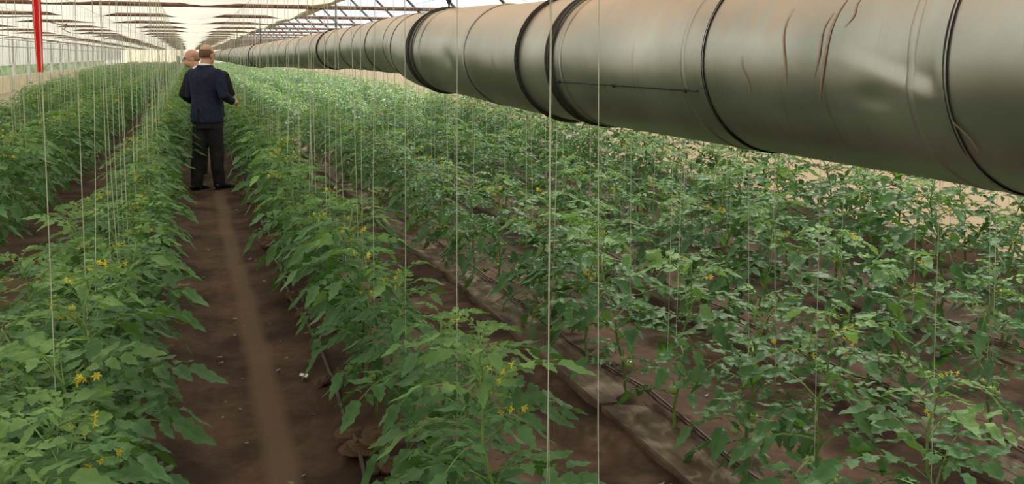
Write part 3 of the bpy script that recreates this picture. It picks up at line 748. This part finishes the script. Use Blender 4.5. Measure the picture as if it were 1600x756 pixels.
for k in range(110):
    if k < 70: x, y, s = br.uniform(.57, .76), 2.6 + 9 * br.random() ** 1.3, br.uniform(.022, .060)
    elif k < 90: x, y, s = br.uniform(1.0, 1.5), br.uniform(2.2, 7), br.uniform(.012, .03)
    else: x, y, s = br.uniform(3.15, 3.8), br.uniform(3, 8), br.uniform(.012, .03)
    o = ob('soil_clod', CL[k % 6], None, (x, y, gz(x, y) + s * .2), (0, 0, br.uniform(0, 6)), s)
    if k < 70: tag(o, 'crumbly brown soil clod on the bank at the right edge of the path', 'clod', 'soil clods on the path bank')
    else: tag(o, 'small brown soil clod on the bare soil between the right hand rows', 'clod', 'soil clods between the rows')
DL = []
for k in range(4):
    rg = random.Random(90 + k); V, F, MI = [], [], []
    leaflet(V, F, MI, Vector((-.5, 0, .1)), Vector((1, 0, .1)), Vector((0, .2, 1)).normalized(), 1.0, .26, 0, .15)
    DL.append(me('dead_leaf', V, F, M['deadleaf']))
for k in range(95):
    if k < 65: x, y = br.uniform(.03, .55), 2.3 + 8 * br.random() ** 1.5
    else: x, y = br.choice((1.3, 2.4, 3.5)) + br.uniform(-.25, .25), br.uniform(2.3, 7)
    s = br.uniform(.012, .038)
    o = ob('dead_leaf', DL[k % 4], None, (x, y, gz(x, y) + .006), (br.uniform(-.2, .2), br.uniform(-.2, .2), br.uniform(0, 6.28)), s)
    if k < 65: tag(o, 'dry pale leaf scrap lying on the trodden path', 'leaf', 'leaf scraps on the path')
    else: tag(o, 'dry pale leaf scrap on soil between the right hand rows', 'leaf', 'leaf scraps between the rows')
# grey leaf scrap seen on the path
o = ob('dead_leaf', DL[1], None, (.50, 4.35, gz(.5, 4.35) + .02), (.1, 0, 1.9), .075); o.data = DL[1].copy(); o.data.materials[0] = M['whitepaint']
tag(o, 'whitish leaf scrap at the right side of the path, the palest one', 'leaf')

# ------------------------------------------------------------------ the two men
def ell(V, F, c, r, A=10, B=14):
    b0 = len(V)
    for a in range(A + 1):
        for b in range(B):
            th = PI*a/A; ph = 2*PI*b/B; V.append((c[0]+r[0]*math.sin(th)*math.cos(ph), c[1]+r[1]*math.sin(th)*math.sin(ph), c[2]+r[2]*math.cos(th)))
    for a in range(A):
        for b in range(B): F.append((b0+a*B+b, b0+(a+1)*B+b, b0+(a+1)*B+(b+1) % B, b0+a*B+(b+1) % B))
def rings(V, F, L, K=20):
    """L: (cx, cy, z, rx, ry) horizontal rings, bottom to top, superelliptic"""
    b0 = len(V)
    for cx_, cy_, z, rx_, ry_ in L:
        for k in range(K):
            a = 2*PI*k/K; c, s = math.cos(a), math.sin(a); V.append((cx_ + rx_ * math.copysign(abs(c) ** .85, c), cy_ + ry_ * math.copysign(abs(s) ** .85, s), z))
    for i in range(len(L)-1):
        for k in range(K): F.append((b0+i*K+k, b0+i*K+(k+1) % K, b0+(i+1)*K+(k+1) % K, b0+(i+1)*K+k))
    F.append(tuple(b0+k for k in range(K))[::-1]); F.append(tuple(b0+(len(L)-1)*K+k for k in range(K)))
def rem(o, vox, sm=4):
    m = o.modifiers.new('r', 'REMESH'); m.mode = 'VOXEL'; m.voxel_size = vox; m.use_smooth_shade = True
    if sm: s = o.modifiers.new('s', 'SMOOTH'); s.factor = .5; s.iterations = sm
def man(label, loc, rz, H, head_yaw, arms, jacket, hairm, lean=0.0, step=.10):
    """faces local +Y. arms: for side -1/1 (elbow, wrist, hand direction)"""
    t = thing('person', label, 'person', loc, rz); S = H / 1.78; t.scale = (S * (1.1 if jacket is M['black'] else 1), S, S)
    V, F = [], []
    hx, hy, hz_ = lean, .035, 1.645
    cyw, syw = math.cos(head_yaw), math.sin(head_yaw)
    def hp(x, y, z): return (hx + x*cyw - y*syw, hy + x*syw + y*cyw, hz_ + z)
    # head
    hv, hf = [], []; ell(hv, hf, (0, -.008, .025), (.076, .096, .108)); ell(hv, hf, (0, .030, -.055), (.055, .062, .062))
    ell(hv, hf, (0, .094, -.012), (.014, .022, .028), 6, 8); ell(hv, hf, (0, .078, .018), (.05, .02, .012), 6, 8); ell(hv, hf, (0, .080, -.055), (.026, .014, .010), 6, 8)
    for s in (-1, 1): ell(hv, hf, (s*.079, -.004, -.005), (.010, .020, .033), 6, 8)
    b = len(V); V += [hp(*v) for v in hv]; F += [tuple(i + b for i in f) for f in hf]
    tube(V, F, [(hx*.3, -.01, 1.42), (hx*.6, .0, 1.52), (hx, .015, 1.60)], [.075, .062, .060], 12)
    rings(V, F, [(0, 0, .86, .13, .09), (0, 0, .98, .155, .10), (0, 0, 1.12, .14, .09), (0, .01, 1.30, .165, .10), (0, 0, 1.43, .15, .08), (0, -.005, 1.49, .07, .055)])
    for s in (-1, 1):
        e, wr, hd = arms[s]; sh = Vector((s*.185, 0, 1.42)); e = Vector(e); wr = Vector(wr); hd = Vector(hd).normalized()
        tube(V, F, [sh, (sh+e)/2, e, (e+wr)/2, wr], [.052, .045, .038, .036, .026], 10); ell(V, F, sh, (.056, .055, .055))
        # palm, four fingers, thumb
        side = hd.cross(Vector((s, 0, .25))).normalized(); nrm = side.cross(hd).normalized()
        pc = wr + hd*.045; pV, pF = [], []
        tube(V, F, [wr - hd*.01, wr + hd*.03, wr + hd*.085], [.024, .031, .030], 8)
        for fi, (o_, ln) in enumerate(((-.028, .070), (-.010, .080), (.010, .076), (.027, .060))):
            b0 = wr + hd*.075 + side*o_; p1 = b0 + hd*ln*.45 - nrm*.004; p2 = p1 + (hd*.7 - nrm*.7*s)*ln*.33; p3 = p2 + (hd*.2 - nrm*s)*ln*.25
            tube(V, F, [b0, p1, p2, p3], [.0100, .0095, .0088, .0075], 6)
        b0 = wr + hd*.03 - side*.026; tube(V, F, [b0, b0 - side*.026 + hd*.024, b0 - side*.034 + hd*.056], [.012, .0105, .008], 6)
        # leg and foot
        fy = step * s
        tube(V, F, [(s*.085, 0, .88), (s*.090, .02+fy*.3, .68), (s*.092, .02+fy*.6, .48), (s*.095, -.01+fy*.8, .30), (s*.085, -.02+fy, .07)], [.080, .072, .052, .050, .036], 12)
        tube(V, F, [(s*.10, -.05+fy, .045), (s*.10, .05+fy, .045), (s*.115, .15+fy, .035)], [.034, .038, .025], 8)
    o = ob('body', me('body', V, F, M['skin']), t); rem(o, .0065, 2)
    # eyes
    for s in (-1, 1):
        V, F = [], []; ell(V, F, hp(s*.030, .082, .003), (.010, .008, .006), 6, 8); ob('eye', me('eye', V, F, M['eye']), t)
    # hair: back and sides, crown left bald
    V, F = [], []; A, B = 14, 28; ok = {}
    for a in range(A + 1):
        for b in range(B):
            th = PI*a/A; ph = 2*PI*b/B; x_, y_, z_ = math.sin(th)*math.cos(ph), math.sin(th)*math.sin(ph), math.cos(th)
            V.append(hp(x_*.080, -.008 + y_*.100, .025 + z_*.112)); ok[a*B+b] = (z_ < .50 - .45 * max(0, y_) ) and (z_ > -.62 + .75 * max(0, y_ + .35)) and y_ < .42
    for a in range(A):
        for b in range(B):
            f = (a*B+b, (a+1)*B+b, (a+1)*B+(b+1) % B, a*B+(b+1) % B)
            if all(ok[i] for i in f): F.append(f)
    o = ob('hair', me('hair', V, F, hairm, smooth=True), t); sd = o.modifiers.new('s', 'SOLIDIFY'); sd.thickness = .006; sd.offset = 0
    # shirt collar
    V, F = [], []; K = 20
    for z, r, dz in ((1.475, .080, 0), (1.535, .072, .012), (1.530, .080, .012), (1.480, .092, 0)):
        for k in range(K):
            a = 2*PI*k/K; V.append((hx*.5 + r*math.cos(a), -.002 + r*1.0*math.sin(a), z - dz*math.sin(a)*1.6))
    F = [(i*K+k, i*K+(k+1) % K, (i+1)*K+(k+1) % K, (i+1)*K+k) for i in range(3) for k in range(K)]
    ob('shirt_collar', me('shirt_collar', V, F, M['shirt'], smooth=True), t)
    # jacket
    V, F = [], []
    rings(V, F, [(0, .0, .83, .205, .150), (0, 0, .90, .205, .150), (0, 0, 1.00, .195, .143), (0, .0, 1.13, .180, .132), (0, .0, 1.27, .200, .138), (0, -.005, 1.38, .215, .132), (0, -.01, 1.44, .205, .108), (0, -.01, 1.485, .14, .085), (0, -.008, 1.515, .088, .080)], 28)
    for s in (-1, 1):
        e, wr, hd = arms[s]; sh = Vector((s*.190, -.005, 1.425)); e = Vector(e); wr = Vector(wr)
        ell(V, F, sh, (.068, .072, .062)); d = (e - sh).normalized()
        tube(V, F, [sh, sh + (e-sh)*.35, sh + (e-sh)*.75, e, e + (wr-e)*.35, wr - (wr-e)*.06], [.072, .070, .064, .062, .056, .047], 14)
        V2 = []
    o = ob('jacket', me('jacket', V, F, jacket), t); rem(o, .011, 5)
    dp = o.modifiers.new('w', 'DISPLACE'); tx = bpy.data.textures.get('folds') or bpy.data.textures.new('folds', 'CLOUDS'); tx.noise_scale = .11; dp.texture = tx; dp.strength = .018; dp.mid_level = .5
    cl = o
    # lapel roll round the neck and back vent
    V, F = [], []; pts = [(hx*.3 + .096*math.cos(a), .0 + .088*math.sin(a), 1.512 - .05*max(0, math.sin(a))) for a in np.linspace(PI*.9, PI*2.1, 14)]
    tube(V, F, pts, [(.010, .018)] * 14, 6); ob('jacket_collar', me('jacket_collar', V, F, jacket, smooth=True), t)
    V, F = [], []; box(V, F, -.004, .004, -.158, -.135, .825, 1.0); ob('back_vent', me('back_vent', V, F, M['black']), t)
    for s in (-1, 1):
        V, F = [], []; e, wr, hd = arms[s]; wr = Vector(wr); e = Vector(e); d = (wr - e).normalized()
        tube(V, F, [wr - d*.03, wr + d*.006], [.036, .036], 12); ob('shirt_cuff', me('shirt_cuff', V, F, M['shirt']), t)
    # trousers
    V, F = [], []
    rings(V, F, [(0, 0, .76, .165, .125), (0, 0, .84, .170, .128), (0, 0, .95, .165, .115)], 20)
    for s in (-1, 1):
        fy = step * s
        tube(V, F, [(s*.080, 0, .86), (s*.080, .01+fy*.3, .70), (s*.082, .01+fy*.6, .48), (s*.085, -.015+fy*.8, .28), (s*.088, -.01+fy, .045)], [.102, .098, .086, .078, .070], 16)
    o = ob('trousers', me('trousers', V, F, M['trouser']), t); rem(o, .010, 3)
    dp = o.modifiers.new('w', 'DISPLACE'); dp.texture = tx; dp.strength = .016; dp.mid_level = .5
    for s in (-1, 1):
        fy = step * s; V, F = [], []
        tube(V, F, [(s*.10, -.085+fy, .042), (s*.10, -.05+fy, .05), (s*.105, .03+fy, .052), (s*.115, .12+fy, .036), (s*.12, .185+fy, .026), (s*.122, .205+fy, .022)], [(.026, .03), (.040, .042), (.044, .044), (.048, .032), (.038, .024), (.016, .014)], 14)
        o = ob('shoe', me('shoe', [(a, b, max(.004, c)) for a, b, c in V], F, M['shoe'], smooth=True), t)
        V, F = [], []; box(V, F, s*.11 - .042, s*.11 + .042, -.10+fy, .20+fy, 0, .014); sl_ = ob('shoe_sole', me('shoe_sole', V, F, M['black']), o)
    return t
g1 = gz(.22, 11.2)
man('bald man seen from behind in a navy blazer, white collar and dark trousers', (.19, 11.15, -.015), math.radians(-42), 1.78, -.15,
    {1: ((.285, -.03, 1.17), (.235, .19, 1.075), (-.1, 1, -.12)), -1: ((-.265, .0, 1.17), (-.13, .21, 1.12), (.5, .9, .0))}, M['navy'], M['hair'])
man('man in a black suit, mostly hidden behind the man in navy', (.225, 12.4, -.015), math.radians(-4), 1.73, 1.75,
    {1: ((.275, -.02, 1.16), (.16, .22, 1.10), (-.5, .9, .1)), -1: ((-.285, .0, 1.16), (-.20, .23, 1.04), (.4, .9, 0))}, M['black'], M['hair_thin'], lean=-.18, step=.06)
